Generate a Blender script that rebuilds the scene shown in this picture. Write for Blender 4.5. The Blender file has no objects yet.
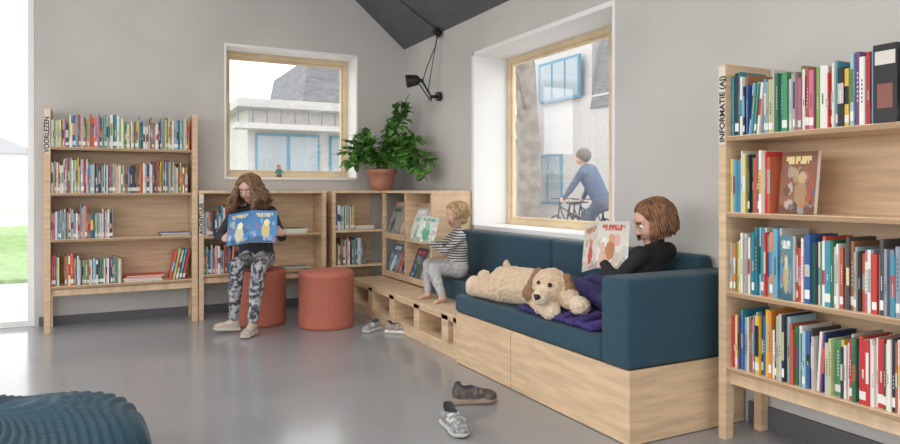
import bpy, math, random
import numpy as np
from mathutils import Vector, Matrix
rng=random.Random(7)
def W(s,d,z): return np.array([.457*d+.889*s,.889*d-.457*s,z])
def nrm(v):
    v=np.array(v,float); return v/np.linalg.norm(v)
def V(*a): return np.array(a,float)
COL=bpy.context.scene.collection

# ---------------- materials ----------------
def pmat(name,col,rough=.6,var=0,scale=8,stretch=(1,1,1),bump=0,bscale=120,metal=0,spec=.5,col2=None,detail=4,lo=.35,hi=.65,sheen=0):
    m=bpy.data.materials.new(name); m.use_nodes=True; nt=m.node_tree; b=nt.nodes['Principled BSDF']
    b.inputs['Base Color'].default_value=(*col,1); b.inputs['Roughness'].default_value=rough
    b.inputs['Metallic'].default_value=metal; b.inputs['Specular IOR Level'].default_value=spec
    if sheen: b.inputs['Sheen Weight'].default_value=sheen
    tc=nt.nodes.new('ShaderNodeTexCoord'); mp=nt.nodes.new('ShaderNodeMapping'); mp.inputs['Scale'].default_value=stretch
    nt.links.new(tc.outputs['Object'],mp.inputs['Vector'])
    if var or col2:
        n=nt.nodes.new('ShaderNodeTexNoise'); n.inputs['Scale'].default_value=scale; n.inputs['Detail'].default_value=detail
        nt.links.new(mp.outputs[0],n.inputs['Vector'])
        r=nt.nodes.new('ShaderNodeValToRGB'); r.color_ramp.elements[0].position=lo; r.color_ramp.elements[1].position=hi
        c1=col if col2 else [c*(1-var) for c in col]; c2=col2 if col2 else [min(1,c*(1+var)) for c in col]
        r.color_ramp.elements[0].color=(*c1,1); r.color_ramp.elements[1].color=(*c2,1)
        nt.links.new(n.outputs['Fac'],r.inputs['Fac']); nt.links.new(r.outputs[0],b.inputs['Base Color'])
    if bump:
        n2=nt.nodes.new('ShaderNodeTexNoise'); n2.inputs['Scale'].default_value=bscale; n2.inputs['Detail'].default_value=3
        nt.links.new(tc.outputs['Object'],n2.inputs['Vector'])
        bp=nt.nodes.new('ShaderNodeBump'); bp.inputs['Strength'].default_value=bump; bp.inputs['Distance'].default_value=.004
        nt.links.new(n2.outputs['Fac'],bp.inputs['Height']); nt.links.new(bp.outputs[0],b.inputs['Normal'])
    return m
def stripes(name,c1,c2,scale):
    m=pmat(name,c1,.85); nt=m.node_tree; b=nt.nodes['Principled BSDF']
    tc=nt.nodes.new('ShaderNodeTexCoord'); w=nt.nodes.new('ShaderNodeTexWave'); w.bands_direction='Z'
    w.inputs['Scale'].default_value=scale; w.inputs['Distortion'].default_value=1.5; w.inputs['Detail Scale'].default_value=3
    r=nt.nodes.new('ShaderNodeValToRGB'); r.color_ramp.interpolation='CONSTANT'; r.color_ramp.elements[1].position=.5
    r.color_ramp.elements[0].color=(*c1,1); r.color_ramp.elements[1].color=(*c2,1)
    nt.links.new(tc.outputs['Object'],w.inputs['Vector']); nt.links.new(w.outputs['Fac'],r.inputs['Fac']); nt.links.new(r.outputs[0],b.inputs['Base Color'])
    return m
def attrmat(name,rough=.45):
    m=pmat(name,(1,1,1),rough); nt=m.node_tree; a=nt.nodes.new('ShaderNodeAttribute'); a.attribute_name='Col'
    nt.links.new(a.outputs['Color'],nt.nodes['Principled BSDF'].inputs['Base Color']); return m
M={}
M['wall']=pmat('wall_plaster',(.54,.525,.505),.85,var=.05,scale=1.5,bump=.08,bscale=60)
M['floor']=pmat('floor_linoleum',(.32,.325,.34),.16,var=.06,scale=1.2,bump=.03,bscale=8,spec=.6)
M['ceil']=pmat('ceiling_dark',(.12,.122,.13),.8,var=.08)
M['white']=pmat('white_paint',(.82,.82,.81),.5)
M['ply']=pmat('birch_plywood',(.67,.485,.31),.45,var=.13,scale=2.2,stretch=(1.5,1.5,14),spec=.35,detail=6)
M['plyh']=pmat('birch_plywood_horizontal',(.71,.525,.345),.45,var=.12,scale=2.2,stretch=(10,10,1),spec=.35,detail=6)
M['plyd']=pmat('plywood_edge',(.40,.26,.15),.6,var=.25,scale=30,stretch=(.1,.1,14))
M['timber']=pmat('window_timber',(.72,.57,.37),.5,var=.08,scale=6)
M['dark']=pmat('dark_recess',(.06,.05,.045),.8)
M['base']=pmat('baseboard_grey',(.11,.11,.12),.6)
M['blue']=pmat('teal_upholstery',(.018,.060,.092),.9,var=.12,scale=60,bump=.35,bscale=500,sheen=.1)
M['terra']=pmat('terracotta_fabric',(.48,.15,.10),.85,var=.06,scale=40,bump=.3,bscale=500)
M['pot']=pmat('terracotta_pot',(.45,.20,.13),.8,var=.1)
M['leaf']=pmat('leaf_green',(.10,.25,.045),.42,var=.5,scale=9)
M['stem']=pmat('stem',(.12,.16,.05),.6)
M['black']=pmat('black_metal',(.012,.012,.014),.4)
M['bean']=pmat('beanbag_corduroy',(.024,.070,.105),.9,bump=.3,bscale=300,sheen=.12)
M['books']=attrmat('book_covers',.42)
M['skin']=pmat('skin',(.64,.39,.29),.5,var=.05,scale=12)
M['lip']=pmat('lips',(.5,.17,.14),.45)
M['eyew']=pmat('eye_white',(.75,.75,.74),.25)
M['iris']=pmat('iris',(.03,.025,.02),.2)
def glass():
    m=bpy.data.materials.new('window_glass'); m.use_nodes=True; nt=m.node_tree; nt.nodes.clear()
    o=nt.nodes.new('ShaderNodeOutputMaterial'); t=nt.nodes.new('ShaderNodeBsdfTransparent'); g=nt.nodes.new('ShaderNodeBsdfGlossy')
    g.inputs['Roughness'].default_value=.02; x=nt.nodes.new('ShaderNodeMixShader'); x.inputs[0].default_value=.08
    nt.links.new(t.outputs[0],x.inputs[1]); nt.links.new(g.outputs[0],x.inputs[2]); nt.links.new(x.outputs[0],o.inputs[0]); return m
M['glass']=glass()

# ---------------- mesh builder ----------------
class B:
    def __init__(s): s.v=[];s.f=[];s.m=[];s.c=[]
    def face(s,pts,m=0,c=(1,1,1)):
        i=len(s.v); s.v+= [tuple(map(float,p)) for p in pts]; s.f.append(tuple(range(i,i+len(pts)))); s.m.append(m); s.c.append(c)
    def hexa(s,vs,m=0,c=(1,1,1)):
        i=len(s.v); s.v+=[tuple(map(float,p)) for p in vs]
        for q in ((0,3,2,1),(4,5,6,7),(0,1,5,4),(1,2,6,5),(2,3,7,6),(3,0,4,7)):
            s.f.append(tuple(i+k for k in q)); s.m.append(m); s.c.append(c)
    def box(s,x0,x1,y0,y1,z0,z1,m=0,c=(1,1,1)):
        s.hexa([(x0,y0,z0),(x1,y0,z0),(x1,y1,z0),(x0,y1,z0),(x0,y0,z1),(x1,y0,z1),(x1,y1,z1),(x0,y1,z1)],m,c)
    def obox(s,c,h,R,m=0,col=(1,1,1)):
        R=np.array(R,float)
        s.hexa([np.array(c)+R@(np.array(a)*np.array(h)) for a in ((-1,-1,-1),(1,-1,-1),(1,1,-1),(-1,1,-1),(-1,-1,1),(1,-1,1),(1,1,1),(-1,1,1))],m,col)
    def prism(s,poly,z0,z1,m=0):
        n=len(poly);i=len(s.v); s.v+=[(p[0],p[1],z0) for p in poly]+[(p[0],p[1],z1) for p in poly]
        s.f.append(tuple(i+k for k in reversed(range(n)))); s.f.append(tuple(i+n+k for k in range(n)))
        for k in range(n): s.f.append((i+k,i+(k+1)%n,i+n+(k+1)%n,i+n+k))
        s.m+=[m]*(n+2); s.c+=[(1,1,1)]*(n+2)
    def tube(s,pts,rad,m=0,n=8,c=(1,1,1),cap=True):
        pts=[np.array(p,float) for p in pts]
        if not hasattr(rad,'__len__'): rad=[rad]*len(pts)
        i=len(s.v); u=None
        for k,p in enumerate(pts):
            t=pts[min(k+1,len(pts)-1)]-pts[max(k-1,0)]; t=t/(np.linalg.norm(t)+1e-9)
            if u is None: u=np.cross(t,(0,0,1) if abs(t[2])<.9 else (1,0,0))
            u=u-t*np.dot(u,t); u/=np.linalg.norm(u)+1e-9; w=np.cross(t,u)
            for a in range(n):
                an=2*math.pi*a/n; s.v.append(tuple(p+rad[k]*(u*math.cos(an)+w*math.sin(an))))
        for k in range(len(pts)-1):
            for a in range(n):
                b=(a+1)%n; s.f.append((i+k*n+a,i+k*n+b,i+(k+1)*n+b,i+(k+1)*n+a)); s.m.append(m); s.c.append(c)
        if cap:
            s.f.append(tuple(i+a for a in reversed(range(n)))); s.f.append(tuple(i+(len(pts)-1)*n+a for a in range(n))); s.m+=[m,m]; s.c+=[c,c]
    def lathe(s,cx,cy,prof,m=0,n=48):
        i=len(s.v)
        for r,z in prof:
            for a in range(n): s.v.append((cx+r*math.cos(2*math.pi*a/n),cy+r*math.sin(2*math.pi*a/n),z))
        for k in range(len(prof)-1):
            for a in range(n):
                b=(a+1)%n; s.f.append((i+k*n+a,i+k*n+b,i+(k+1)*n+b,i+(k+1)*n+a)); s.m.append(m); s.c.append((1,1,1))
        s.f.append(tuple(i+a for a in reversed(range(n)))); s.f.append(tuple(i+(len(prof)-1)*n+a for a in range(n))); s.m+=[m,m]; s.c+=[(1,1,1)]*2
    def sphere(s,c,r,m=0,n=12,R=None):
        r=np.array(r if hasattr(r,'__len__') else (r,r,r),float); R=np.eye(3) if R is None else np.array(R)
        i=len(s.v)
        for k in range(n+1):
            th=math.pi*k/n
            for a in range(n):
                ph=2*math.pi*a/n; s.v.append(tuple(np.array(c)+R@(r*np.array([max(math.sin(th),1e-3)*math.cos(ph),max(math.sin(th),1e-3)*math.sin(ph),math.cos(th)]))))
        for k in range(n):
            for a in range(n):
                b=(a+1)%n; s.f.append((i+k*n+a,i+(k+1)*n+a,i+(k+1)*n+b,i+k*n+b)); s.m.append(m); s.c.append((1,1,1))
    def obj(s,name,mats,smooth=False,bevel=0,seg=2,loc=None,rotz=0,parent=None,col=False,auto=False):
        me=bpy.data.meshes.new(name); me.from_pydata(s.v,[],s.f)
        for m in mats: me.materials.append(m)
        me.polygons.foreach_set('material_index',s.m)
        if smooth or auto: me.polygons.foreach_set('use_smooth',[True]*len(s.f))
        if col:
            a=me.color_attributes.new('Col','FLOAT_COLOR','CORNER'); buf=[]
            for f,c in zip(s.f,s.c): buf+= [c[0],c[1],c[2],1.0]*len(f)
            a.data.foreach_set('color',buf)
        me.update(); o=bpy.data.objects.new(name,me); COL.objects.link(o)
        if bevel:
            bm=o.modifiers.new('bevel','BEVEL'); bm.width=bevel; bm.segments=seg; bm.limit_method='ANGLE'
        if auto and hasattr(me,'set_sharp_from_angle'): me.set_sharp_from_angle(angle=math.radians(40))
        if loc is not None: o.location=loc
        o.rotation_euler[2]=rotz
        if parent is not None: o.parent=parent
        return o

# ---------------- SDF sculpting ----------------
def rc(a,b,ra,rb,m,k=.015,sub=False):
    a=np.array(a,float);b=np.array(b,float);ab=b-a;L=max(ab@ab,1e-9)
    def f(X,Y,Z):
        px,py,pz=X-a[0],Y-a[1],Z-a[2]
        t=np.clip((px*ab[0]+py*ab[1]+pz*ab[2])/L,0,1)
        return np.sqrt((px-t*ab[0])**2+(py-t*ab[1])**2+(pz-t*ab[2])**2)-(ra+(rb-ra)*t)
    r=max(ra,rb); return (f,np.minimum(a,b)-r,np.maximum(a,b)+r,m,k,sub)
def el(c,r,m,R=None,k=.012,sub=False):
    c=np.array(c,float); r=np.array(r if hasattr(r,'__len__') else (r,r,r),float); R=np.eye(3) if R is None else np.array(R)
    def f(X,Y,Z):
        px,py,pz=X-c[0],Y-c[1],Z-c[2]
        q=[(px*R[0,i]+py*R[1,i]+pz*R[2,i])/r[i] for i in range(3)]
        k0=np.sqrt(q[0]**2+q[1]**2+q[2]**2); k1=np.sqrt((q[0]/r[0])**2+(q[1]/r[1])**2+(q[2]/r[2])**2)+1e-6
        return k0*(k0-1)/k1
    e=np.sqrt(((R*r)**2).sum(1)); return (f,c-e,c+e,m,k,sub)
def rbx(c,h,rad,m,R=None,k=.005,sub=False):
    c=np.array(c,float);h=np.array(h,float); R=np.eye(3) if R is None else np.array(R); hh=h-rad
    def f(X,Y,Z):
        px,py,pz=X-c[0],Y-c[1],Z-c[2]
        q=[np.abs(px*R[0,i]+py*R[1,i]+pz*R[2,i])-hh[i] for i in range(3)]
        o=np.sqrt(np.maximum(q[0],0)**2+np.maximum(q[1],0)**2+np.maximum(q[2],0)**2)
        return o+np.minimum(np.maximum(q[0],np.maximum(q[1],q[2])),0)-rad
    e=np.abs(R)@h; return (f,c-e,c+e,m,k,sub)
def sdf_obj(name,prims,mats,h=.004,parent=None):
    lo=np.min([p[1] for p in prims if not p[5]],0)-4*h; hi=np.max([p[2] for p in prims if not p[5]],0)+4*h
    n=np.ceil((hi-lo)/h).astype(int)+1
    D=np.full(n,1.,np.float32); T=np.zeros(n,np.int8); best=np.full(n,9.,np.float32)
    for f,pl,ph,m,k,sub in prims:
        mg=k+3*h
        i0=np.clip(np.floor((pl-mg-lo)/h).astype(int),0,n-1); i1=np.clip(np.ceil((ph+mg-lo)/h).astype(int)+1,1,n)
        if np.any(i1<=i0): continue
        g=[(lo[a]+h*np.arange(i0[a],i1[a])) for a in range(3)]
        d=f(g[0][:,None,None],g[1][None,:,None],g[2][None,None,:]).astype(np.float32)
        sl=tuple(slice(i0[a],i1[a]) for a in range(3)); Ds=D[sl]
        if sub:
            msk=(-d>Ds-h)&(d<h)
            if m is not None: T[sl][msk]=m
            D[sl]=np.maximum(Ds,-d)
        else:
            msk=d<best[sl]; T[sl][msk]=m; best[sl]=np.minimum(best[sl],d)
            hh=np.maximum(k-np.abs(Ds-d),0)/k
            D[sl]=np.minimum(Ds,d)-hh*hh*k*.25
    ins=D<0
    cnt=np.zeros(n-1,np.int8)
    offs=[(i,j,k) for i in (0,1) for j in (0,1) for k in (0,1)]
    for o in offs: cnt+=ins[o[0]:n[0]-1+o[0],o[1]:n[1]-1+o[1],o[2]:n[2]-1+o[2]]
    act=(cnt>0)&(cnt<8); ai=np.argwhere(act); idx=np.full(n-1,-1,np.int64); idx[act]=np.arange(len(ai))
    P=np.zeros((len(ai),3));C=np.zeros(len(ai))
    for o in offs:
        for ax in range(3):
            if o[ax]: continue
            o2=list(o);o2[ax]=1
            d1=D[ai[:,0]+o[0],ai[:,1]+o[1],ai[:,2]+o[2]];d2=D[ai[:,0]+o2[0],ai[:,1]+o2[1],ai[:,2]+o2[2]]
            cr=(d1<0)!=(d2<0); t=np.where(cr,d1/np.where(cr,d1-d2,1),0)
            q=np.tile(np.array(o,float),(len(ai),1)); q[:,ax]+=t
            P+=q*cr[:,None];C+=cr
    P=lo+h*(ai+P/C[:,None])
    faces=[];tags=[]
    for ax in range(3):
        b,c=(ax+1)%3,(ax+2)%3
        s1=[slice(1,-1)]*3;s2=[slice(1,-1)]*3;s1[ax]=slice(0,-1);s2[ax]=slice(1,None)
        e=np.argwhere(ins[tuple(s1)]!=ins[tuple(s2)])
        e[:,b]+=1;e[:,c]+=1
        def cell(db,dc):
            q=e.copy();q[:,b]+=db;q[:,c]+=dc; return idx[q[:,0],q[:,1],q[:,2]]
        Q=np.stack([cell(-1,-1),cell(0,-1),cell(0,0),cell(-1,0)],1)
        first=ins[e[:,0],e[:,1],e[:,2]]
        Q=np.where(first[:,None],Q,Q[:,::-1])
        e2=e.copy();e2[:,ax]+=1; inn=np.where(first[:,None],e,e2)
        faces.append(Q);tags.append(T[inn[:,0],inn[:,1],inn[:,2]])
    Fc=np.concatenate(faces);Tg=np.concatenate(tags)
    ok=(Fc>=0).all(1);Fc=Fc[ok];Tg=Tg[ok]
    me=bpy.data.meshes.new(name)
    me.vertices.add(len(P));me.vertices.foreach_set('co',P.astype(np.float32).ravel())
    me.loops.add(len(Fc)*4);me.loops.foreach_set('vertex_index',Fc.astype(np.int32).ravel())
    me.polygons.add(len(Fc));me.polygons.foreach_set('loop_start',np.arange(0,len(Fc)*4,4,dtype=np.int32))
    for m in mats: me.materials.append(m)
    me.update(calc_edges=True); me.validate()
    if len(me.polygons)==len(Tg): me.polygons.foreach_set('material_index',Tg.astype(np.int32))
    me.polygons.foreach_set('use_smooth',[True]*len(me.polygons)); me.update()
    o=bpy.data.objects.new(name,me);COL.objects.link(o)
    sm=o.modifiers.new('smooth','SMOOTH');sm.factor=.5;sm.iterations=1
    if parent: o.parent=parent
    return o

# ================= ROOM =================
XR=2.84; YB=6.6; XL=-2.6; YF=-3.2; EZ=2.65; SL=.84; AX=.12; AZ=EZ+(XR-AX)*SL
b=B(); b.box(XL-.4,XR+.4,YF,YB+.4,-.08,0); b.obj('floor',[M['floor']])
b=B()
T=YB+.40
b.box(-.53,1.01,YB,T,0,5.2);b.box(1.01,2.31,YB,T,0,1.27);b.box(1.01,2.31,YB,T,2.53,5.2);b.box(2.31,XR+.4,YB,T,0,5.2)
b.box(XL-.3,-.53,YB,T,3.1,5.2);b.box(XL-.3,-2.0,YB,T,0,3.1)
b.obj('wall_back',[M['wall']])
b=B()
b.box(XR,XR+.4,5.09,YB,0,2.75);b.box(XR,XR+.4,YF,3.28,0,2.75);b.box(XR,XR+.4,3.28,5.09,0,.83);b.box(XR,XR+.4,3.28,5.09,2.33,2.75)
b.obj('wall_right',[M['wall']])
b=B()
def slab(x0,z0,x1,z1,t=.15):
    b.hexa([(x0,YF,z0),(x1,YF,z1),(x1,YB,z1),(x0,YB,z0),(x0,YF,z0+t),(x1,YF,z1+t),(x1,YB,z1+t),(x0,YB,z0+t)])
slab(AX,AZ,XR,EZ); slab(XL,EZ,AX,AZ)
b.obj('ceiling',[M['ceil']])
b=B()
x1=XR+.34
b.box(XR-.006,XR+.40,3.28,5.09,.815,.85);b.box(XR-.006,XR+.40,3.28,5.09,2.31,2.345);b.box(XR-.006,XR+.40,5.065,5.105,.815,2.345)
b.prism([(XR-.006,3.262),(XR-.006,3.285),(x1,3.66),(x1+.06,3.66),(x1+.06,3.262)],.815,2.345)
b.obj('trim_1',[M['white']],bevel=.003)
def frame(bd,ax,p0,p1,a0,a1,z0,z1,w,m):
    f=(lambda u0,u1,zz0,zz1: bd.box(p0,p1,u0,u1,zz0,zz1,m)) if ax=='x' else (lambda u0,u1,zz0,zz1: bd.box(u0,u1,p0,p1,zz0,zz1,m))
    f(a0,a0+w,z0,z1);f(a1-w,a1,z0,z1);f(a0+w,a1-w,z0,z0+w);f(a0+w,a1-w,z1-w,z1)
b=B()
frame(b,'x',x1-.01,x1+.05,3.66,5.06,.85,2.31,.045,0);frame(b,'x',x1+.005,x1+.04,3.705,5.015,.895,2.265,.022,0)
b.box(x1+.02,x1+.026,3.73,4.99,.92,2.24,1)
b.obj('window_1',[M['timber'],M['glass']],bevel=.003)
b=B()
b.box(1.01,2.31,YB-.02,T,1.25,1.275);b.box(1.01,2.31,YB-.006,T,2.515,2.54);b.box(.995,1.015,YB-.006,T,1.25,2.54);b.box(2.30,2.322,YB-.006,T,1.25,2.54)
b.obj('trim_2',[M['white']],bevel=.003)
b=B()
frame(b,'y',YB+.26,YB+.32,1.015,2.30,1.275,2.515,.05,0);frame(b,'y',YB+.275,YB+.31,1.065,2.25,1.325,2.465,.025,0)
b.box(1.09,2.225,YB+.29,YB+.296,1.35,2.44,1)
b.obj('window_2',[M['timber'],M['glass']],bevel=.003)
b=B()
frame(b,'y',YB+.05,YB+.12,-2.0,-.535,0.0,3.1,.05,0);b.box(-1.3,-1.24,YB+.05,YB+.12,.05,3.05)
b.box(-1.95,-.59,YB+.08,YB+.086,.05,3.05,1)
b.obj('door_1',[M['white'],M['glass']],bevel=.003)
b=B()
b.box(XL-.2,XL,YF,YB,0,.25,0);b.box(XL-.2,XL,YF,YB,2.5,2.75,0)
for y in (YF,-.8,1.6,4.0,YB-.2): b.box(XL-.2,XL,y,y+.2,.25,2.5,0)
b.obj('wall_left',[M['wall']])
b=B()
b.box(XL,XR,YF-.2,YF,0,.2);b.box(XL,XR,YF-.2,YF,2.6,2.85)
for x in (XL,-.8,.9,XR-.2): b.box(x,x+.2,YF-.2,YF,.2,2.6)
b.obj('wall_front',[M['wall']])
b=B(); b.box(XR-.018,XR,YF,2.27,0,.11); b.obj('baseboard_right',[M['base']])
b=B(); b.box(-.5,XR,YB-.01,YB,0,.08); b.obj('baseboard_back',[M['base']])

# ================= BOOKS =================
PAL=[(.82,.80,.75)]*6+[(.6,.05,.04),(.55,.04,.05),(.70,.10,.05),(.04,.12,.35),(.02,.05,.16),(.05,.3,.42),(.02,.22,.30),(.08,.30,.14),(.20,.38,.10),(.03,.16,.08),(.78,.52,.07),(.80,.65,.2),(.75,.26,.05),(.35,.55,.62),(.15,.40,.58),(.02,.02,.025),(.03,.03,.04),(.08,.07,.07),(.55,.18,.28),(.16,.07,.20),(.50,.53,.27),(.4,.38,.35),(.5,.12,.06),(.7,.62,.4),(.55,.52,.48),(.28,.33,.40),(.30,.14,.06),(.6,.62,.62)]
PAGE=(.78,.74,.66)
def book(bd,x,y,z,t,h,dp,lean=0):
    c=rng.choice(PAL);c2=rng.choice(PAL)
    cl=math.cos(lean);sl=math.sin(lean)
    def tr(px,py,pz): return (x+px*cl+pz*sl,y+py,z+pz*cl+((t-px)*sl if lean>0 else 0))
    wb=rng.random()<.5
    zs=[0,.07*h,.2*h];a=rng.uniform(.3,.4);e=rng.uniform(.55,.85);zs+=[a*h,e*h,h];cs=[c,(.85,.84,.8) if wb else c,c,c2 if rng.random()<.35 else c,c]
    for i in range(5):
        bd.face([tr(0,0,zs[i]),tr(t,0,zs[i]),tr(t,0,zs[i+1]),tr(0,0,zs[i+1])],0,cs[i])
    if rng.random()<.7:
        tc=(.05,.05,.05) if sum(c)>.9 else (.75,.74,.7)
        for q in range(rng.randint(3,8)):
            zz=h*(a+(e-a)*(q+.3)/8); bd.face([tr(t*.38,-.0006,zz),tr(t*.62,-.0006,zz),tr(t*.62,-.0006,zz+h*.03),tr(t*.38,-.0006,zz+h*.03)],0,tc)
    bd.face([tr(0,dp,0),tr(0,0,0),tr(0,0,h),tr(0,dp,h)],0,c);bd.face([tr(t,0,0),tr(t,dp,0),tr(t,dp,h),tr(t,0,h)],0,c)
    bd.face([tr(0,0,h),tr(t,0,h),tr(t,.004,h),tr(0,.004,h)],0,c);bd.face([tr(0,.004,h-.003),tr(t,.004,h-.003),tr(t,dp,h-.003),tr(0,dp,h-.003)],0,PAGE)
    bd.face([tr(t,dp,0),tr(0,dp,0),tr(0,dp,h),tr(t,dp,h)],0,PAGE);bd.face([tr(0,0,0),tr(0,dp,0),tr(t,dp,0),tr(t,0,0)],0,c)
def row(bd,x0,x1,z,hmin,hmax,y=.03,tmin=.005,tmax=.013,dp=.2):
    x=x0;hc=rng.uniform(hmin,hmax)
    while True:
        t=rng.uniform(tmin,tmax) if rng.random()<.88 else rng.uniform(tmax,tmax*1.8)
        if rng.random()<.014 and x+.12<x1:
            ln=rng.uniform(.05,.10);h=rng.uniform(hmin,hmax)
            for q in range(rng.randint(3,5)):
                t=rng.uniform(tmin,tmax);book(bd,x,y+rng.uniform(-.01,.01),z,t,h*rng.uniform(.95,1),dp,lean=ln);x+=t/math.cos(ln)+.001
            x+=h*math.sin(ln)*.9;continue
        if x+t>x1: break
        if rng.random()<.22: hc=rng.uniform(hmin,hmax)
        h=min(hmax,max(hmin,hc+rng.uniform(-.018,.018)))
        book(bd,x,y+rng.uniform(-.014,.014),z,t,h,dp*rng.uniform(.85,1)); x+=t+.0008
    return x
def stack(bd,x,z,n,w=.24,y=.04):
    for i in range(n):
        t=rng.uniform(.006,.018);c=rng.choice(PAL);o=rng.uniform(-.015,.015)
        bd.box(x+o,x+w+o,y+o,y+.2+o,z+.0005,z+t,0,c);bd.box(x+o+.002,x+w+o-.002,y+o-.001,y+.19,z+.002,z+t-.002,0,PAGE);z+=t
def cover(bd,o,ux,uz,n,w,h,t,bg,fg,band,seed=1,pages=True):
    o=np.array(o,float);ux=np.array(ux);uz=np.array(uz);n=np.array(n);r=random.Random(seed)
    NX,NZ=30,40; bl=[(r.uniform(.1,.9),r.uniform(.05,.7),r.uniform(.04,.13),r.uniform(.04,.13),r.choice(PAL)) for _ in range(22)]
    cx,cz,rr=r.uniform(.4,.6),r.uniform(.28,.4),r.uniform(.15,.21)
    bot=tuple(k*.55 for k in bg)
    tx=[[r.random()<.78 for _ in range(NX)] for _ in range(3)]
    for i in range(NX):
        for j in range(NZ):
            a,e=(i+.5)/NX,(j+.5)/NZ; f=.85+.3*(1-e);c=tuple(min(.85,k*f) for k in bg)
            if e<.16+.05*math.sin(a*9+seed): c=bot
            for bx,bz,bw,bh,bc in bl:
                if ((a-bx)/bw)**2+((e-bz)/bh)**2<1: c=tuple(.4*p+.6*q for p,q in zip(bc,bg))
            if ((a-cx)/rr)**2+((e-cz)/(rr*1.3))**2<1: c=fg
            if ((a-cx-.03)/(rr*.65))**2+((e-cz-.25)/(rr*.6))**2<1: c=tuple(min(.85,k*1.3+.06) for k in fg)
            for li,(za,zb) in enumerate(((.86,.93),(.79,.84))):
                if za<e<zb and .12+li*.08<a<.88-li*.1 and tx[li][i]: c=band
            p=o+ux*w*i/NX+uz*h*j/NZ
            bd.face([p,p+ux*w/NX,p+ux*w/NX+uz*h/NZ,p+uz*h/NZ],0,c)
    q=o-n*t; P=[o,o+ux*w,o+ux*w+uz*h,o+uz*h];Q=[q,q+ux*w,q+ux*w+uz*h,q+uz*h]
    for i in range(4): bd.face([P[i],Q[i],Q[(i+1)%4],P[(i+1)%4]],0,PAGE)
    bd.face([Q[3],Q[2],Q[1],Q[0]],0,bg if not pages else PAGE)

# ================= BOOKCASES =================
def bookcase(name,wd,dp,H,shelves,loc,rotz,top=None,label=None,th=.04):
    b=B(); zb=min(shelves)-.03
    for x in (0,wd-th):
        b.box(x,x+th,0,dp,zb-.02,H,0)
        for y0,y1 in ((0,.06),(dp-.06,dp)):
            b.hexa([(x,y0,0),(x+th,y0,0),(x+th,y1-.012,0),(x,y1-.012,0),(x,y0,zb-.02),(x+th,y0,zb-.02),(x+th,y1,zb-.02),(x,y1,zb-.02)])
    for z in shelves:
        b.box(th,wd-th,.004,dp-.012,z-.022,z,1); b.box(th,wd-th,.002,.004,z-.020,z-.004,2)
    if top: b.box(-.004,wd+.004,-.005,dp,H,H+.025,1)
    b.box(th,wd-th,dp-.012,dp,zb,(H if top else max(shelves)+.02),0)
    b.box(th,wd-th,.03,.05,zb-.05,zb,1)
    o=b.obj(name,[M['ply'],M['plyh'],M['plyd']],bevel=.002,loc=loc,rotz=rotz)
    if label:
        lb=B(); lb.box(.002,th-.002,-.002,-.0003,H-.37,H-.01); l=lb.obj('label_plate',[pmat('label_paper',(.74,.67,.58),.6)],parent=o)
        cu=bpy.data.curves.new('label_text','FONT');cu.body=label;cu.size=.050 if len(label)<12 else .0405;cu.extrude=.0005;cu.offset=.0012
        t=bpy.data.objects.new('label_text',cu);COL.objects.link(t);t.parent=o;cu.materials.append(M['black'])
        t.matrix_local=Matrix(((0,-1,0,.036),(0,0,-1,-.003),(1,0,0,H-.36),(0,0,0,1)))
    return o
LZ=[.37,.75,1.125,1.50]
bookcase('tall_bookcase',1.16,.33,1.81,LZ,(-.44,6.25,0),0,label='VOORLEZEN',th=.046)
b=B()
row(b,.05,1.10,1.50,.19,.28);row(b,.05,1.08,1.125,.22,.29)
row(b,.05,.50,.75,.20,.28);stack(b,.86,.75,3)
x=row(b,.05,.12,.37,.22,.26);row(b,.14,.56,.37,.2,.27);stack(b,.58,.37,4,.3)
for i in range(5): book(b,.93+i*.026,.03,.37,.018,.26+.01*(i%2),.2,lean=.2)
b.obj('library_books',[M['books']],loc=(-.44,6.25,0),col=True)
RZ=[.336,.685,1.048,1.397]
bookcase('tall_bookcase',1.16,.30,1.73,RZ,(2.535,2.2,0),-math.pi/2,label='INFORMATIE (AJ)')
b=B()
row(b,.045,.70,1.397,.22,.29,tmax=.014);row(b,.80,1.1,1.397,.2,.27,tmax=.014)
b.box(.705,.79,.0,.22,1.398,1.685,0,(.02,.02,.022));b.box(.712,.784,-.0012,-.0002,1.61,1.66,0,(.7,.65,.6));b.box(.72,.775,-.0012,-.0002,1.45,1.54,0,(.25,.09,.07))
row(b,.045,.25,1.048,.22,.28,tmax=.016)
cover(b,(.268,.055,1.05),V(1,0,0),nrm(V(0,.12,1)),nrm(V(0,-1,.12)),.165,.265,.02,(.26,.11,.06),(.38,.24,.13),(.75,.62,.3),3)
row(b,.045,.30,.685,.22,.30,tmax=.015)
cover(b,(.31,.012,.687),V(1,0,0),V(0,0,1),V(0,-1,0),.06,.27,.02,(.10,.25,.34),(.5,.42,.2),(.8,.78,.7),6)
row(b,.375,1.11,.685,.20,.30,tmax=.015);row(b,.045,1.08,.336,.20,.29,tmax=.015)
b.obj('library_books',[M['books']],loc=(2.535,2.2,0),rotz=-math.pi/2,col=True)
bookcase('low_bookcase',1.15,.33,1.12,[.40,.74],(.73,6.25,0),0,top=True,label='AVONTUUR')
b=B();row(b,.045,.33,.74,.2,.28);row(b,.045,.40,.40,.2,.28);stack(b,.72,.74,3,.26);stack(b,.75,.40,2,.26)
cover(b,(.45,.10,.742),V(1,0,0),nrm(V(0,.15,1)),nrm(V(0,-1,.15)),.2,.26,.01,(.1,.3,.5),(.7,.5,.1),(.8,.8,.8),9)
b.obj('library_books',[M['books']],loc=(.73,6.25,0),col=True)
b=B()
b.box(1.94,1.975,6.25,6.585,.0,1.12,0);b.box(1.975,2.45,6.57,6.585,.05,1.12,0)
for z in (.08,.42,.76): b.box(1.975,2.47,6.25,6.57,z-.022,z,1)
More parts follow.
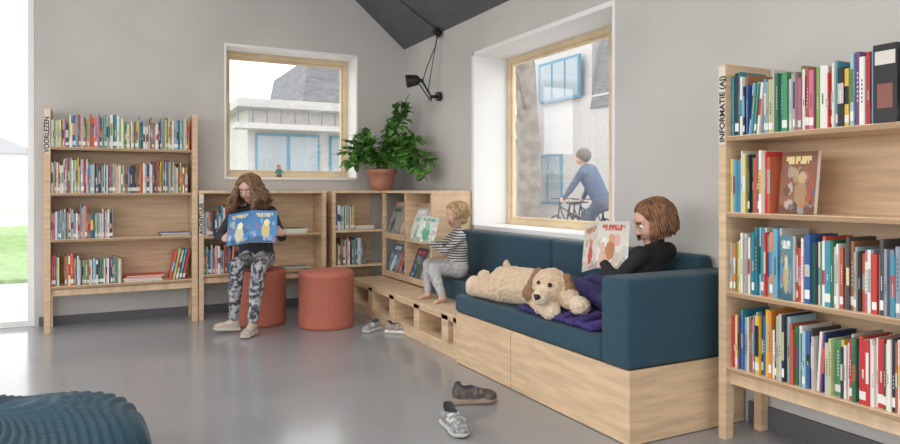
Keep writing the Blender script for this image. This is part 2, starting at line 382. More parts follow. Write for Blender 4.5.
b.box(1.935,2.825,6.245,6.585,1.12,1.145,1);b.box(2.44,2.825,5.10,6.245,1.12,1.145,1)
b.box(2.45,2.825,5.10,5.135,0,1.12,0);b.box(2.45,2.485,6.215,6.25,0,1.12,0);b.box(2.805,2.825,5.135,6.57,0,1.12,0)
b.box(2.45,2.805,5.66,5.685,.3,1.12,0)
for z in (.33,.70):
    b.box(2.45,2.805,5.135,6.215,z-.022,z,1)
    b.box(2.45,2.462,5.135,6.215,z,z+.035,1)
    b.hexa([(2.475,5.135,z),(2.60,5.135,z+.33),(2.60,6.215,z+.33),(2.475,6.215,z),(2.485,5.135,z),(2.61,5.135,z+.33),(2.61,6.215,z+.33),(2.485,6.215,z)])
b.obj('corner_bookcase',[M['ply'],M['plyh']],bevel=.002)
b=B()
up=nrm(V(.125,0,.33));nn=nrm(V(-.33,0,.125));k=0
for z in (.335,.705):
    for y in (6.205,5.95,5.645,5.39):
        k+=1;bg=[(.70,.71,.73),(.1,.30,.45),(.55,.15,.1),(.05,.1,.2),(.6,.5,.35),(.3,.4,.3),(.5,.3,.35),(.7,.7,.65)][k%8]
        cover(b,V(2.468,y,z+.003),V(0,-1,0),up,nn,.235,.30,.004,bg,PAL[(k*5)%len(PAL)],[(.8,.1,.1),(.9,.9,.9),(.05,.05,.1)][k%3],k)
b.obj('magazines',[M['books']],col=True)
b=B();row(b,0,.2,.76,.15,.24);row(b,.0,.3,.42,.18,.26);stack(b,.2,.76,3,.2);b.obj('library_books',[M['books']],loc=(1.985,6.25,0),col=True)

# ================= BENCH / SOFA =================
b=B()
Y0,Y1=3.96,6.235
XF=2.11
b.box(XF,2.44,Y0,Y1,.278,.30,1);b.box(XF,2.44,Y0,Y1,.0,.09,0);b.box(2.42,2.44,Y0,Y1,.09,.278,3)
b.box(XF,XF+.02,Y0,Y1,.245,.278,0)
for y in (3.96,4.14,4.62,5.12,5.62,6.12): b.box(XF,2.42,y,y+.10,.09,.278,0)
b.box(2.44,2.825,Y0,5.095,0,.30,0)
b.box(2.095,2.822,2.315,3.94,0,.335,2)
for y0,y1 in ((2.31,3.28),(3.286,3.945)): b.box(2.08,2.0945,y0,y1,.004,.338,0)
b.box(2.08,2.825,2.295,2.31,.004,.338,0)
b.box(2.08,2.825,3.945,3.96,.0,.338,0)
bench=b.obj('plywood_bench',[M['ply'],M['plyh'],M['dark'],M['plyd']],bevel=.002)
b=B();b.box(2.072,2.70,2.48,3.965,.34,.455);b.box(2.38,2.70,3.975,5.08,.302,.45)
o1=b.obj('seat_cushion',[M['blue']],bevel=.022,seg=4,smooth=True,parent=bench)
b=B();b.box(2.70,2.825,2.48,3.75,.44,.81);b.box(2.70,2.825,3.755,5.085,.44,.81)
b.obj('back_cushion',[M['blue']],bevel=.03,seg=4,smooth=True,parent=bench)
b=B();b.box(2.068,2.825,2.297,2.48,.34,.75)
b.obj('armrest',[M['blue']],bevel=.022,seg=4,smooth=True,parent=bench)

def pouf(x,y):
    b=B();R=.232;H=.47;pr=[(R*.96,.0),(R,.012)]
    pr+=[(R,.03),(R,H-.045),(R+.003,H-.04),(R+.003,H-.032),(R,H-.028)]
    for i in range(8):
        a=i/7*math.pi/2; pr.append((R-.025+.025*math.cos(a),H-.025+.025*math.sin(a)))
    pr+=[(R*.6,H+.006),(R*.2,H+.01),(.002,H+.01)]
    b.lathe(x,y,pr,n=64);b.obj('pouf',[M['terra']],smooth=True)
P1=W(-1.66,5.8,0);P2=W(-1.05,5.69,0)
pouf(P1[0],P1[1]);pouf(P2[0],P2[1])

# beanbag: wavy corduroy folds
c=W(-1.69,2.42,0);b=B();NA,NR=560,64
for j in range(NR+1):
    t=j/NR
    for a in range(NA):
        an=2*math.pi*a/NA; th=t*math.pi*.93
        r=.53*(math.sin(th)**.75); z=.17+.175*math.copysign(abs(math.cos(th))**.8,math.cos(th))
        fold=1+.03*math.sin(5*an+3*t)+.018*math.sin(9*an-6*t)
        px,py=r*math.cos(an),r*math.sin(an)
        ph=px*175+ .9*math.sin(py*14+px*5)*3.2+z*60*math.cos(an)
        rib=.0075*(abs(math.sin(ph*.5))*2-1)
        rr=r*fold+rib*math.sin(th); z2=z*(1+.09*math.sin(3*an+1)*math.sin(th))+rib*abs(math.cos(th))+.012*math.sin(py*11+1)*math.sin(px*8)
        b.v.append((c[0]+rr*math.cos(an),c[1]+rr*math.sin(an),max(.002,z2)))
for j in range(NR):
    for a in range(NA):
        e=(a+1)%NA;b.f.append((j*NA+a,(j+1)*NA+a,(j+1)*NA+e,j*NA+e));b.m.append(0);b.c.append((1,1,1))
b.obj('beanbag',[M['bean']],smooth=True)

# ================= WALL LAMP =================
b=B();ly=5.72
b.tube([(2.838,ly,2.04),(2.80,ly,2.04)],.045,n=20)
b.tube([(2.81,ly,2.04),(2.73,ly,2.03)],.016)
b.tube([(2.74,ly-.012,2.02),(2.66,ly+.02,2.17),(2.65,ly+.02,2.18)],.010);b.tube([(2.74,ly+.02,2.00),(2.64,ly+.05,2.15)],.006)
b.tube([(2.65,ly+.02,2.18),(2.60,ly+.05,2.20)],.014);b.sphere((2.65,ly+.02,2.18),.02)
d0=V(2.64,ly+.03,2.19);dd=nrm(V(-.80,.30,-.12))
b.tube([d0,d0+dd*.02,d0+dd*.05,d0+dd*.13,d0+dd*.135],[.02,.045,.052,.062,.058],n=24)
b.tube([(2.66,ly+.02,2.18),(2.70,ly,2.32),(2.77,ly-.02,2.50),(2.79,ly-.03,2.62)],.005)
b.tube([(2.82,ly-.03,2.62),(2.76,ly-.03,2.66)],.035,n=16)
pts=[]
for i in range(20):
    t=i/19;x=2.78-t*.9;sag=.05*math.sin(math.pi*t);pts.append((x,ly-.03+t*.15,EZ+(XR-x)*SL-.03-sag))
b.tube(pts,.006)
b.tube([(2.74,ly,2.03),(2.72,ly-.05,1.98),(2.70,ly-.02,2.10),(2.74,ly-.03,2.35),(2.79,ly-.03,2.6)],.004)
b.obj('wall_lamp',[M['black']],auto=True)

# ================= PLANT =================
b=B();px,py,pz=2.47,6.30,1.146
b.lathe(px,py,[(.10,pz),(.118,pz+.08),(.136,pz+.165),(.146,pz+.17),(.15,pz+.21),(.136,pz+.21),(.128,pz+.18),(.01,pz+.175)],0,32)
rp=random.Random(3)
def leaf(bd,p,d,up,L,wd,m):
    d=nrm(d);s=np.cross(d,up);s=s/(np.linalg.norm(s)+1e-9);u=np.cross(s,d)
    prof=[(0,.05),(.15,.7),(.4,1),(.7,.82),(.9,.4),(1,.02)];A=[]
    for t,w in prof:
        cpt=p+d*L*t-u*L*.25*t*t
        A.append((cpt-s*wd*w*.5+u*.12*wd*w,cpt,cpt+s*wd*w*.5+u*.12*wd*w))
    for i in range(len(A)-1):
        bd.face([A[i][0],A[i][1],A[i+1][1],A[i+1][0]],m);bd.face([A[i][1],A[i][2],A[i+1][2],A[i+1][1]],m)
stems=[(-.33,0,.10,1.1),(-.30,.0,.30,1.3),(-.22,-.02,.38,1.3),(-.36,-.08,.20,1.3),(-.14,-.05,.32,1.1),(-.28,-.1,.06,1.1),(-.30,-.2,.12,1.2),(.06,0,.44,.9),(.14,-.02,.64,1),(.24,-.04,.70,1),(.28,-.02,.56,1.1),(.32,-.05,.64,1),(.12,-.06,.48,1),
 (.30,-.12,.20,1.1),(.44,-.30,.08,1.3),(.40,-.25,.22,1.3),(.32,-.22,.36,1.2),(.50,-.42,.14,1.3),(.54,-.46,-.01,1.2),(.42,-.40,-.02,1.1),(.05,-.10,.30,1),(-.05,-.14,.18,1),(.44,-.34,.30,1.2),(.2,-.15,.2,1),(.54,-.50,.10,1.1)]
for sx in stems:
    base=V(px,py,pz+.17);tip=base+W(sx[0],sx[1],0)+V(0,0,sx[2])
    tip[0]=min(tip[0],2.67);tip[1]=min(tip[1],6.46);tip[2]=max(tip[2],1.24)
    pts=[]
    for i in range(12):
        t=i/11;p=base*(1-t)+tip*t;p=p+V(0,0,.12*math.sin(math.pi*t)*(1 if abs(sx[0])>.2 else .3))+V(rp.uniform(-1,1),rp.uniform(-1,1),0)*.006;pts.append(p)
    b.tube(pts,[.005*(1-.6*i/11) for i in range(12)],2,n=6)
    for i in range(3,12):
        for k in range(3):
            dd=nrm(pts[min(i+1,11)]-pts[i-1]);o=nrm(V(rp.uniform(-1,.6),rp.uniform(-1,.6),rp.uniform(-.4,.8)))
            leaf(b,pts[i]+o*.004,dd*.4+o,V(rp.uniform(-.3,.3),rp.uniform(-.5,0),1),rp.uniform(.07,.105)*sx[3],rp.uniform(.045,.07)*sx[3],1)
b.obj('potted_plant',[M['pot'],M['leaf'],M['stem']],smooth=True)

# ================= SHOES =================
def shoe_prims(c,fwd,L=.20,up=(0,0,1),m_up=0,m_sole=1,m_in=2,open_=True,m_strap=3):
    f=nrm(fwd);u=np.array(up,float);u=nrm(u-f*(u@f));s=np.cross(f,u);R=np.stack([f,s,u],1);c=np.array(c,float);k=L/.2
    q=lambda x,y,z:c+R@(V(x,y,z)*k)
    P=[rbx(q(-.01,0,.011),V(.085,.032,.011)*k,.009*k,m_sole,R,.01),el(q(.045,0,.012),V(.055,.040,.012)*k,m_sole,R,.01),
       rc(q(-.06,0,.045),q(-.02,0,.045),.030*k,.031*k,m_up,.02),rc(q(-.02,0,.042),q(.055,0,.032),.030*k,.024*k,m_up,.02),
       el(q(.062,0,.03),V(.035,.034,.022)*k,m_up,R,.015),rc(q(-.065,0,.05),q(-.062,0,.075),.027*k,.024*k,m_up,.02)]
    if open_: P.append(el(q(-.038,0,.085),V(.042,.023,.04)*k,m_in,R,.01,True))
    for x in (.005,.028): P.append(rc(q(x,-.03,.047),q(x,.03,.047),.006*k,.006*k,m_strap,.004)); P.append(el(q(x,0,.062-(x)*.25),V(.007,.024,.006)*k,m_strap,R,.004))
    return P
sm=[pmat('shoe_grey',(.30,.31,.33),.8,var=.2,scale=40),pmat('shoe_sole',(.7,.69,.66),.7),pmat('shoe_lining',(.06,.06,.07),.9),pmat('shoe_strap',(.55,.55,.52),.7)]
sm2=[pmat('shoe_taupe',(.30,.25,.22),.8,var=.2,scale=40),sm[1],sm[2],pmat('strap_taupe',(.45,.40,.36),.7)]
sm3=[pmat('shoe_charcoal',(.10,.085,.08),.8,var=.4,scale=30),pmat('sole_brown',(.30,.22,.17),.7),sm[2],pmat('strap_dark',(.16,.14,.13),.7)]
sm4=[pmat('shoe_dapple',(.14,.15,.17),.8,col2=(.42,.42,.40),scale=60),pmat('sole_light',(.5,.49,.46),.7),sm[2],sm[3]]
for (s,d,ang,mm,L) in ((-.64,5.46,-.6,sm,.20),(-.42,5.38,1.35,sm2,.22)):
    c=W(s,d,.001);sdf_obj('sneaker',shoe_prims(c,W(math.sin(ang),-math.cos(ang),0),L),mm,.004)
c=W(.13,3.62,.001);sdf_obj('sneaker',shoe_prims(c,W(1,.12,0),.255),sm3,.004)
c=W(.02,3.20,.001);sdf_obj('sneaker',shoe_prims(c,W(.35,-.9,0),.25),sm4,.004)

# ================= PEOPLE =================
def frame_of(f,up=(0,0,1)):
    f=nrm(f);u=np.array(up,float);u=nrm(u-f*(u@f));r=np.cross(f,u);return np.stack([r,f,u],1)
# mats index: 0 skin 1 top 2 pants 3 shoe 4 sole 5 lip 6 hair 7 lining 8 strap
def head_prims(c,R,s=1.):
    q=lambda x,y,z:c+R@(V(x,y,z)*s)
    P=[el(q(0,-.014,.022),V(.073,.088,.083)*s,0,R,.02),el(q(0,.018,-.03),V(.058,.064,.066)*s,0,R,.03),
       el(q(.03,.044,-.03),V(.028,.028,.028)*s,0,R,.02),el(q(-.03,.044,-.03),V(.028,.028,.028)*s,0,R,.02),
       el(q(0,.052,-.082),V(.022,.02,.018)*s,0,R,.02),el(q(0,.058,.035),V(.045,.022,.03)*s,0,R,.02),
       rc(q(0,.080,.002),q(0,.096,-.025),.006*s,.010*s,0,.008),el(q(.009,.086,-.029),V(.007,.008,.006)*s,0,R,.005),el(q(-.009,.086,-.029),V(.007,.008,.006)*s,0,R,.005),
       el(q(0,.076,-.052),V(.021,.009,.005)*s,5,R,.003),el(q(0,.074,-.060),V(.017,.009,.006)*s,5,R,.003)]
    for x in (-1,1):
        P+=[el(q(.074*x,-.006,-.008),V(.010,.019,.028)*s,0,R,.006),el(q(.080*x,-.002,-.006),V(.006,.010,.016)*s,0,R,.003,True),
            el(q(.029*x,.082,.004),V(.015,.012,.010)*s,0,R,.006,True),rc(q(.016*x,.079,.024),q(.042*x,.070,.026),.004*s,.003*s,6,.002)]
    return P
def eyes(bd,c,R,s=1.):
    for x in (-1,1):
        p=c+R@(V(.029*x,.066,.003)*s);bd.sphere(p,.0125*s,0,12);bd.sphere(p+R@(V(0,.0075,-.002)*s),.0068*s,1,10)
def hand_prims(w,d,n,th,s=.85,curl=.5,spread=.0165):
    d=nrm(d);n=nrm(n-d*(n@d));t=np.cross(d,n);t=t if t@np.array(th)>0 else -t;R=np.stack([d,t,n],1)
    q=lambda x,y,z:w+R@(V(x,y,z)*s)
    P=[rbx(q(.036,0,0),V(.036,.033,.012)*s,.010*s,0,R,.012),rc(q(-.02,0,0),q(.012,0,0),.021*s,.022*s,0,.015)]
    for i,L in enumerate((.034,.040,.037,.028)):
        y=(1.5-i)*spread;a1=curl;a2=curl*1.9;a3=curl*2.6
        b0=q(.066,y,0);u1=R@V(math.cos(a1),y*3,math.sin(a1));u2=R@V(math.cos(a2),y*3,math.sin(a2));u3=R@V(math.cos(a3),y*2,math.sin(a3))
        b1=b0+u1*L*s;b2=b1+u2*L*.65*s;b3=b2+u3*L*.5*s
        P+=[rc(b0,b1,.0085*s,.0078*s,0,.004),rc(b1,b2,.0078*s,.007*s,0,.003),rc(b2,b3,.007*s,.006*s,0,.003)]
    b0=q(.018,.026,.002);b1=q(.040,.048,.012);b2=q(.062,.054,.024)
    P+=[rc(b0,b1,.013*s,.0095*s,0,.008),rc(b1,b2,.0095*s,.0075*s,0,.003)]
    return P
def human(name,J,mats,h=.0036,k=1.,bare=False,thick=1.):
    P=[];g=lambda n:np.array(J[n],float)
    hl,hr,sl,sr,nk,hd=g('hipL'),g('hipR'),g('shL'),g('shR'),g('neck'),g('head')
    R=frame_of(J['face'],J.get('hup',(0,0,1)))
    mid=(hl+hr)/2;ax=nrm(sl-sr);cw=np.linalg.norm(sl-sr)*.5
    ch=(sl+sr)/2*.72+mid*.28
    P+=[rc(hl,hr,.082*k*thick,.082*k*thick,2,.04)]
    for sg in (1,-1):
        P.append(rc(mid+ax*sg*cw*.42+(nk-mid)*.12,ch+ax*sg*cw*.5,.078*k*thick,.082*k,1,.05))
    P+=[rc(mid+(nk-mid)*.1,ch,.09*k*thick,.085*k,1,.05),rc(sl-ax*.012,sr+ax*.012,.047*k,.047*k,1,.04),
        rc((sl+sr)/2,nk,.06*k,.043*k,1,.03),rc(nk-(nk-mid)*.02,hd+R@(V(0,-.02,-.04)*k),.034*k,.036*k,0,.015)]
    for sd in 'LR':
        S,E,H=g('sh'+sd),g('el'+sd),g('ha'+sd);wr=H
        P.append(rc(S,E,.047*k,.036*k,1,.025))
        P+=[rc(E,E+(wr-E)*.93,.036*k,.027*k,1,.015),rc(E+(wr-E)*.5,wr,.02*k,.02*k,0,.005)]
        for q_ in (.25,.55,.8):
            cpt=E+(wr-E)*q_;P.append(rc(cpt+V(0,0,.004),cpt+nrm(wr-E)*.012,.034*k*(1-.2*q_),.030*k*(1-.2*q_),1,.01))
        P+=hand_prims(wr,J['hd'+sd],J['hn'+sd],J['ht'+sd],J.get('hs',.85),J.get('curl',.5))
        Hh,K,A,T=g('hip'+sd),g('kn'+sd),g('an'+sd),np.array(J['toe'+sd],float)
        P+=[rc(Hh,K,.078*k*thick,.058*k,2,.03),rc(K,A+(K-A)*.12,.056*k,.044*k,2,.02),rc(K+(A-K)*.2,K+(A-K)*.45,.052*k,.05*k,2,.02),rc(A+(K-A)*.15,A,.03*k,.029*k,0,.008)]
        f=nrm(T-A)
        if bare:
            hu=J.get('fup',(0,0,1));u=np.array(hu,float);u=nrm(u-f*(u@f));s=np.cross(f,u);Rf=np.stack([f,s,u],1)
            q=lambda x,y,z:A+Rf@(V(x,y,z)*k)
            P+=[el(q(-.012,0,-.018),V(.028,.024,.024)*k,0,Rf,.015),rc(q(0,0,-.012),q(.075,0,-.026),.024*k,.017*k,0,.015),el(q(.078,0,-.028),V(.028,.032,.014)*k,0,Rf,.012)]
            for i in range(5): P.append(rc(q(.09,(i-2)*.0125,-.03),q(.117-abs(i-1)*.004,(i-2)*.0135,-.034),.0075*k,.0065*k,0,.003))
        else:
            up=np.array(J.get('fup'+sd,(0,0,1)),float)
            u=nrm(up-f*(up@f));P+=shoe_prims(A+f*.05*k-u*.072*k,f,.225*k,up,3,4,7,False,8)
            P.append(rc(A,A-u*.03,.034*k,.036*k,3,.01))
    P+=head_prims(hd,R,J.get('hsz',1.))
    o=sdf_obj(name,P,mats,h)
    e=B();eyes(e,hd,R,J.get('hsz',1.));e.obj('eyes',[M['eyew'],M['iris']],smooth=True,parent=o)
    return o,R
def hair(parent,c,R,s,mat,n,length,amp,freq,phimin,r=.006,seed=1,spread=.2,base=True,th0=(.05,1.3)):
    rr=random.Random(seed);b=B()
    E=V(.079,.093,.089)*s;O=V(0,-.014,.024)*s
    for i in range(n):
        phi=rr.uniform(-math.pi,math.pi);t0=rr.uniform(*th0)*(1 if abs(phi)>.7 else .6)
        pe=math.copysign(max(abs(phi),phimin),phi);L=length*rr.uniform(.7,1.08)*(1 if abs(phi)>1 else .9)
        pts=[];ph=rr.uniform(0,6.28);off=rr.uniform(1.0,1.10+amp*5);fq=freq*rr.uniform(.7,1.2)
        for j in range(8):
            t=j/7;th=t0+(1.62-t0)*t;p=phi+(pe-phi)*min(1,t*1.6)
            q=O+E*(1+(off-1)*min(1,t*1.5))*V(math.sin(th)*math.sin(p),math.sin(th)*math.cos(p),math.cos(th));pts.append(c+R@q)
        out=pts[-1]-c;out[2]=0;out=nrm(out);m=max(1,int(L/.014))
        sp=rr.uniform(.2,1)*spread
        for j in range(m): pts.append(pts[-1]+V(0,0,-.014)+out*.014*sp*(1 if j<m*.6 else -.4))
        N=len(pts);tn=nrm(np.cross(out,(0,0,1)))
        for j in range(N):
            g=min(1,j/8);a=ph+j*fq;pts[j]=pts[j]+(tn*math.cos(a)+out*math.sin(a)*.8)*amp*g
        b.tube(pts,[r*(.5+.5*min(1,j/4))*(1-.75*max(0,(j/N-.6)/.4)) for j in range(N)],0,n=5)
    o=b.obj('hair_strands',[mat],smooth=True,parent=parent)
    if base:
        q=lambda x,y,z:c+R@(V(x,y,z)*s)
        sdf_obj('hair_base',[el(q(0,-.022,.032),V(.080,.089,.083)*s,0,R,.02),el(q(0,-.045,-.02),V(.072,.06,.07)*s,0,R,.03)],[mat],.005,parent)
    return o
brown=pmat('hair_brown',(.20,.11,.06),.5,var=.55,scale=30)
auburn=pmat('hair_auburn',(.19,.085,.037),.5,var=.5,scale=40)
blond=pmat('hair_blond',(.50,.33,.17),.55,var=.35,scale=40)
# --- girl on pouf ---
pantsA=pmat('pants_marbled',(.06,.065,.08),.85,col2=(.50,.50,.52),scale=26,lo=.42,hi=.56)
topA=pmat('top_dark',(.03,.03,.04),.85,var=.3,scale=30)
JA=dict(hipL=W(-1.57,5.68,.565),hipR=W(-1.70,5.68,.565),shL=W(-1.49,5.58,.97),shR=W(-1.78,5.55,.97),neck=W(-1.64,5.55,1.03),head=W(-1.645,5.47,1.165),
 face=W(-.12,-.80,-.38),elL=W(-1.37,5.46,.77),haL=W(-1.315,5.25,.815),elR=W(-1.87,5.42,.77),haR=W(-1.765,5.24,.77),
 hdL=W(-.5,-.75,.15),hnL=W(-.3,.6,-.1),htL=V(0,0,1),hdR=W(.55,-.75,.1),hnR=W(.3,.6,-.1),htR=V(0,0,1),
 knL=W(-1.50,5.25,.545),knR=W(-1.66,5.22,.565),anL=W(-1.565,5.30,.078),toeL=W(-1.60,5.10,.07),anR=W(-1.75,5.42,.085),toeR=W(-1.93,5.32,.10),
 hs=.85,curl=.55,hsz=1.0)
shA=pmat('boot_beige',(.50,.42,.35),.8,var=.15,scale=30)
girl,RA=human('girl_reading',JA,[M['skin'],topA,pantsA,shA,pmat('boot_sole',(.62,.57,.5),.7),M['lip'],brown,sm[2],shA],k=.96)
hair(girl,JA['head'],RA,1.0,brown,460,.20,.018,1.05,.78,.0058,2,.8)
def open_book(name,c,right,up,w,h,ang,bg,fg,band,seed):
    b=B();r=nrm(right);u=nrm(np.array(up)-r*(np.array(up)@r));n=np.cross(r,u)
    for sg,sd in ((1,seed),(-1,seed+1)):
        dx=nrm(r*sg*math.cos(ang)-n*math.sin(ang));nn=nrm(np.cross(dx,u))*(1 if sg>0 else -1)
        o=c-u*h/2 if sg>0 else c-u*h/2+dx*w
        ux=dx if sg>0 else -dx
        cover(b,o,ux,u,nn,w,h,.004,bg,fg if sg>0 else band,band if sg>0 else fg,sd,False)
        o2=o-nn*.0045+u*.004; b.obox(o2+ux*w*.5+u*(h*.5-.004)-nn*.004,(w*.485,h*.485,.004),np.stack([ux,u,nn],1),0,PAGE)
    return b.obj(name,[M['books']],col=True)
open_book('open_picture_book',W(-1.52,5.10,.875),W(1,.0,.08),nrm(W(0.02,.45,.9)),.195,.265,.22,(.06,.22,.48),(.65,.50,.25),(.6,.55,.4),11)
# --- toddler ---
stripe=stripes('striped_shirt',(.62,.60,.57),(.05,.05,.055),16)
pantsB=pmat('pants_light',(.36,.36,.37),.85,col2=(.56,.55,.54),scale=40)
JB=dict(hipL=W(.04,5.36,.53),hipR=W(.07,5.22,.53),shL=W(.035,5.36,.79),shR=W(.085,5.165,.79),neck=W(.055,5.27,.845),head=W(.05,5.25,.955),face=W(-.9,-.30,-.22),
 elL=W(-.09,5.38,.70),haL=W(-.17,5.26,.77),elR=W(-.04,5.10,.685),haR=W(-.165,5.07,.755),
 hdL=W(-.75,-.3,.25),hnL=W(.1,-.8,.2),htL=V(0,0,1),hdR=W(-.75,.1,.25),hnR=W(.2,.8,.1),htR=V(0,0,1),
 knL=W(-.17,5.32,.56),knR=W(-.13,5.12,.545),anL=W(-.175,5.24,.342),toeL=W(-.27,5.20,.325),anR=W(-.055,5.04,.342),toeR=W(-.15,4.99,.325),hs=.68,curl=.5,hsz=.92)
tod,RB=human('toddler_reading',JB,[M['skin'],stripe,pantsB,shA,shA,M['lip'],blond,sm[2],shA],h=.0034,k=.72,bare=True,thick=1.1)
hair(tod,JB['head'],RB,.94,blond,280,.045,.011,1.3,1.05,.006,5,.45)
open_book('open_picture_book',W(-.235,5.10,.86),W(.62,-.70,.0),nrm(W(.3,.1,.95)),.15,.20,.35,(.55,.60,.50),(.1,.3,.2),(.15,.3,.25),21)
# --- child on sofa ---
topC=pmat('black_top',(.012,.012,.014),.85)
pantsC=pmat('purple_leggings',(.05,.04,.15),.85,var=.2,scale=20)
JC=dict(hipL=V(2.38,2.74,.545),hipR=V(2.52,2.74,.545),shL=V(2.40,2.58,.82),shR=V(2.64,2.62,.83),neck=V(2.525,2.58,.87),head=V(2.515,2.60,.985),face=W(-.93,-.05,-.36),
 elL=V(2.26,2.59,.69),haL=V(2.265,2.685,.775),elR=V(2.56,2.84,.70),haR=V(2.40,2.88,.80),
 hdL=V(-.12,.45,.7),hnL=V(.5,.3,0),htL=V(0,-.3,1),hdR=V(-.8,-.1,.3),hnR=V(-.1,-.8,0),htR=V(0,0,1),
 knL=V(2.38,3.08,.60),knR=V(2.53,3.08,.61),anL=V(2.38,3.42,.515),toeL=V(2.37,3.48,.62),anR=V(2.53,3.42,.515),toeR=V(2.55,3.48,.62),
 fup=(0,-1,.3),hs=.8,curl=.5,hsz=1.06)
ch,RC=human('child_reading',JC,[M['skin'],topC,pantsC,shA,shA,M['lip'],auburn,sm[2],shA],k=.88,bare=True)
hair(ch,JC['head'],RC,1.08,auburn,720,.112,.005,.4,1.12,.0054,8,.38)
open_book('open_picture_book',W(.76,3.46,.87),W(.62,-.75,.14),nrm(W(.28,.1,.95)),.16,.25,.42,(.62,.59,.53),(.42,.17,.07),(.50,.08,.06),31)

# plush dog
fur=pmat('plush_beige',(.66,.49,.33),.95,var=.12,scale=50,bump=.8,bscale=220,sheen=.3);furd=pmat('plush_brown',(.28,.16,.085),.95,bump=.8,bscale=220);furl=pmat('plush_cream',(.72,.58,.43),.95,bump=.8,bscale=220)
hc=V(2.15,2.98,.635);fR=frame_of(W(-.55,-.75,-.15),(.25,.0,1));q=lambda x,y,z:hc+fR@V(x,y,z)
P=[rc(V(2.20,3.52,.57),V(2.20,3.16,.59),.112,.105,0,.05),rc(V(2.20,3.16,.59),hc,.07,.07,0,.04),
 el(q(0,0,0),(.10,.095,.09),0,fR,.03),rc(q(0,.05,-.02),q(0,.125,-.035),.055,.042,2,.02),el(q(0,.165,-.018),(.02,.014,.014),3,fR,.004),
 el(q(.034,.088,.032),(.011,.011,.011),3,fR,.002),el(q(-.034,.088,.032),(.011,.011,.011),3,fR,.002),
 rc(q(.085,-.01,.05),q(.125,.01,-.07),.028,.042,1,.01),rc(q(-.085,-.01,.05),q(-.125,.01,-.07),.028,.042,1,.01),
 rc(V(2.14,3.50,.55),V(2.13,3.74,.52),.075,.055,0,.03),el(V(2.13,3.80,.525),(.055,.055,.068),2,None,.02),
 rc(V(2.26,3.52,.58),V(2.27,3.86,.53),.07,.055,0,.03),el(V(2.275,3.92,.54),(.05,.055,.07),2,None,.02),
 rc(V(2.15,3.16,.57),V(2.12,3.02,.52),.058,.05,0,.03),el(V(2.115,2.94,.505),(.05,.065,.048),2,None,.02),
 rc(V(2.22,3.12,.62),V(2.19,2.86,.57),.055,.047,0,.03),el(V(2.185,2.78,.55),(.05,.06,.05),2,None,.02),
 rc(V(2.26,3.58,.60),V(2.30,3.68,.68),.03,.02,0,.02)]
dog=sdf_obj('plush_dog',P,[fur,furd,furl,M['black']],.005)
tx=bpy.data.textures.new('fur_tufts','CLOUDS');tx.noise_scale=.018;tx.noise_depth=3
dm=dog.modifiers.new('fur_tufts','DISPLACE');dm.texture=tx;dm.strength=.016;dm.mid_level=.5;dm.texture_coords='LOCAL'
P=[]
rb_=random.Random(4)
for i in range(15):
    y=2.60+.62*i/14;P.append(rc(V(2.11,y,.474+rb_.uniform(0,.008)),V(2.26,y+rb_.uniform(-.05,.05),.485+rb_.uniform(0,.015)),.018,.026,0,.025))
sdf_obj('purple_blanket',P,[pmat('purple_fleece',(.05,.035,.17),.95,var=.25,scale=12,bump=.4,bscale=150)],.005)

# sill figurine
P=[];fx,fy,fz=1.54,6.74,1.277
P=[rc((fx,fy,fz+.02),(fx,fy,fz+.075),.024,.016,0,.01),el((fx,fy,fz+.10),.02,1,None,.004),rc((fx-.02,fy,fz+.075),(fx-.035,fy-.01,fz+.045),.008,.007,0,.004),rc((fx+.02,fy,fz+.075),(fx+.035,fy-.01,fz+.05),.008,.007,0,.004),el((fx,fy+.004,fz+.108),(.021,.02,.017),2,None,.003),rc((fx,fy,fz+.008),(fx,fy,fz+.012),.028,.026,2,.004)]
sdf_obj('figurine',P,[pmat('figurine_coat',(.08,.25,.2),.5),pmat('figurine_face',(.7,.4,.25),.5),pmat('figurine_cap',(.25,.05,.04),.5)],.003)

# ================= OUTSIDE =================
b=B();b.box(-60,80,-40,90,-.25,-.085);b.obj('ground',[pmat('paving',(.50,.49,.48),.9,var=.08,scale=2)])
b=B();b.box(-7,1.2,10.5,26,-.084,-.03);b.obj('lawn',[pmat('grass',(.20,.32,.10),.95,var=.3,scale=8,bump=.5,bscale=20)])
brick=pmat('pale_render',(.52,.505,.485),.9,var=.06);slate=pmat('slate_roof',(.19,.195,.205),.8,var=.2,scale=3,stretch=(1,1,6));bf=pmat('blue_frames',(.12,.28,.40),.6);gl=pmat('pale_glass',(.34,.39,.42),.15)
def house(name,x0,x1,y0,y1,h,wins,roof,face,bands=()):
    b=B();b.box(x0,x1,y0,y1,-.085,h,0)
    for a0,a1,z0,z1 in wins:
        n=max(1,round((a1-a0)/.8))
        if face=='y':
            b.box(a0,a1,y0-.06,y0+.01,z0,z1,2)
            for i in range(n): b.box(a0+(a1-a0)*i/n+.05,a0+(a1-a0)*(i+1)/n-.05,y0-.07,y0-.05,z0+.07,z1-.07,3)
        else:
            b.box(x0-.06,x0+.01,a0,a1,z0,z1,2)
            for i in range(n): b.box(x0-.07,x0-.05,a0+(a1-a0)*i/n+.05,a0+(a1-a0)*(i+1)/n-.05,z0+.07,z1-.07,3)
    for rx0,rx1,ry0,ry1,rz0,rz1,ins,mi in roof:
        b.hexa([(rx0,ry0,rz0),(rx1,ry0,rz0),(rx1,ry1,rz0),(rx0,ry1,rz0),(rx0+ins,ry0+ins,rz1),(rx1-ins,ry0+ins,rz1),(rx1-ins,ry1-ins,rz1),(rx0+ins,ry1-ins,rz1)],mi)
    for q in bands: b.box(*q)
    return b.obj(name,[brick,slate,bf,gl])
bands=[(2.9,12.1,17.4,18,2.72,2.86,0)]
for i in range(24): bands.append((2.95+i*.36,2.98+i*.36,17.42,17.45,2.86,3.2,1))
bands.append((2.92,11.5,17.41,17.46,3.2,3.25,1))
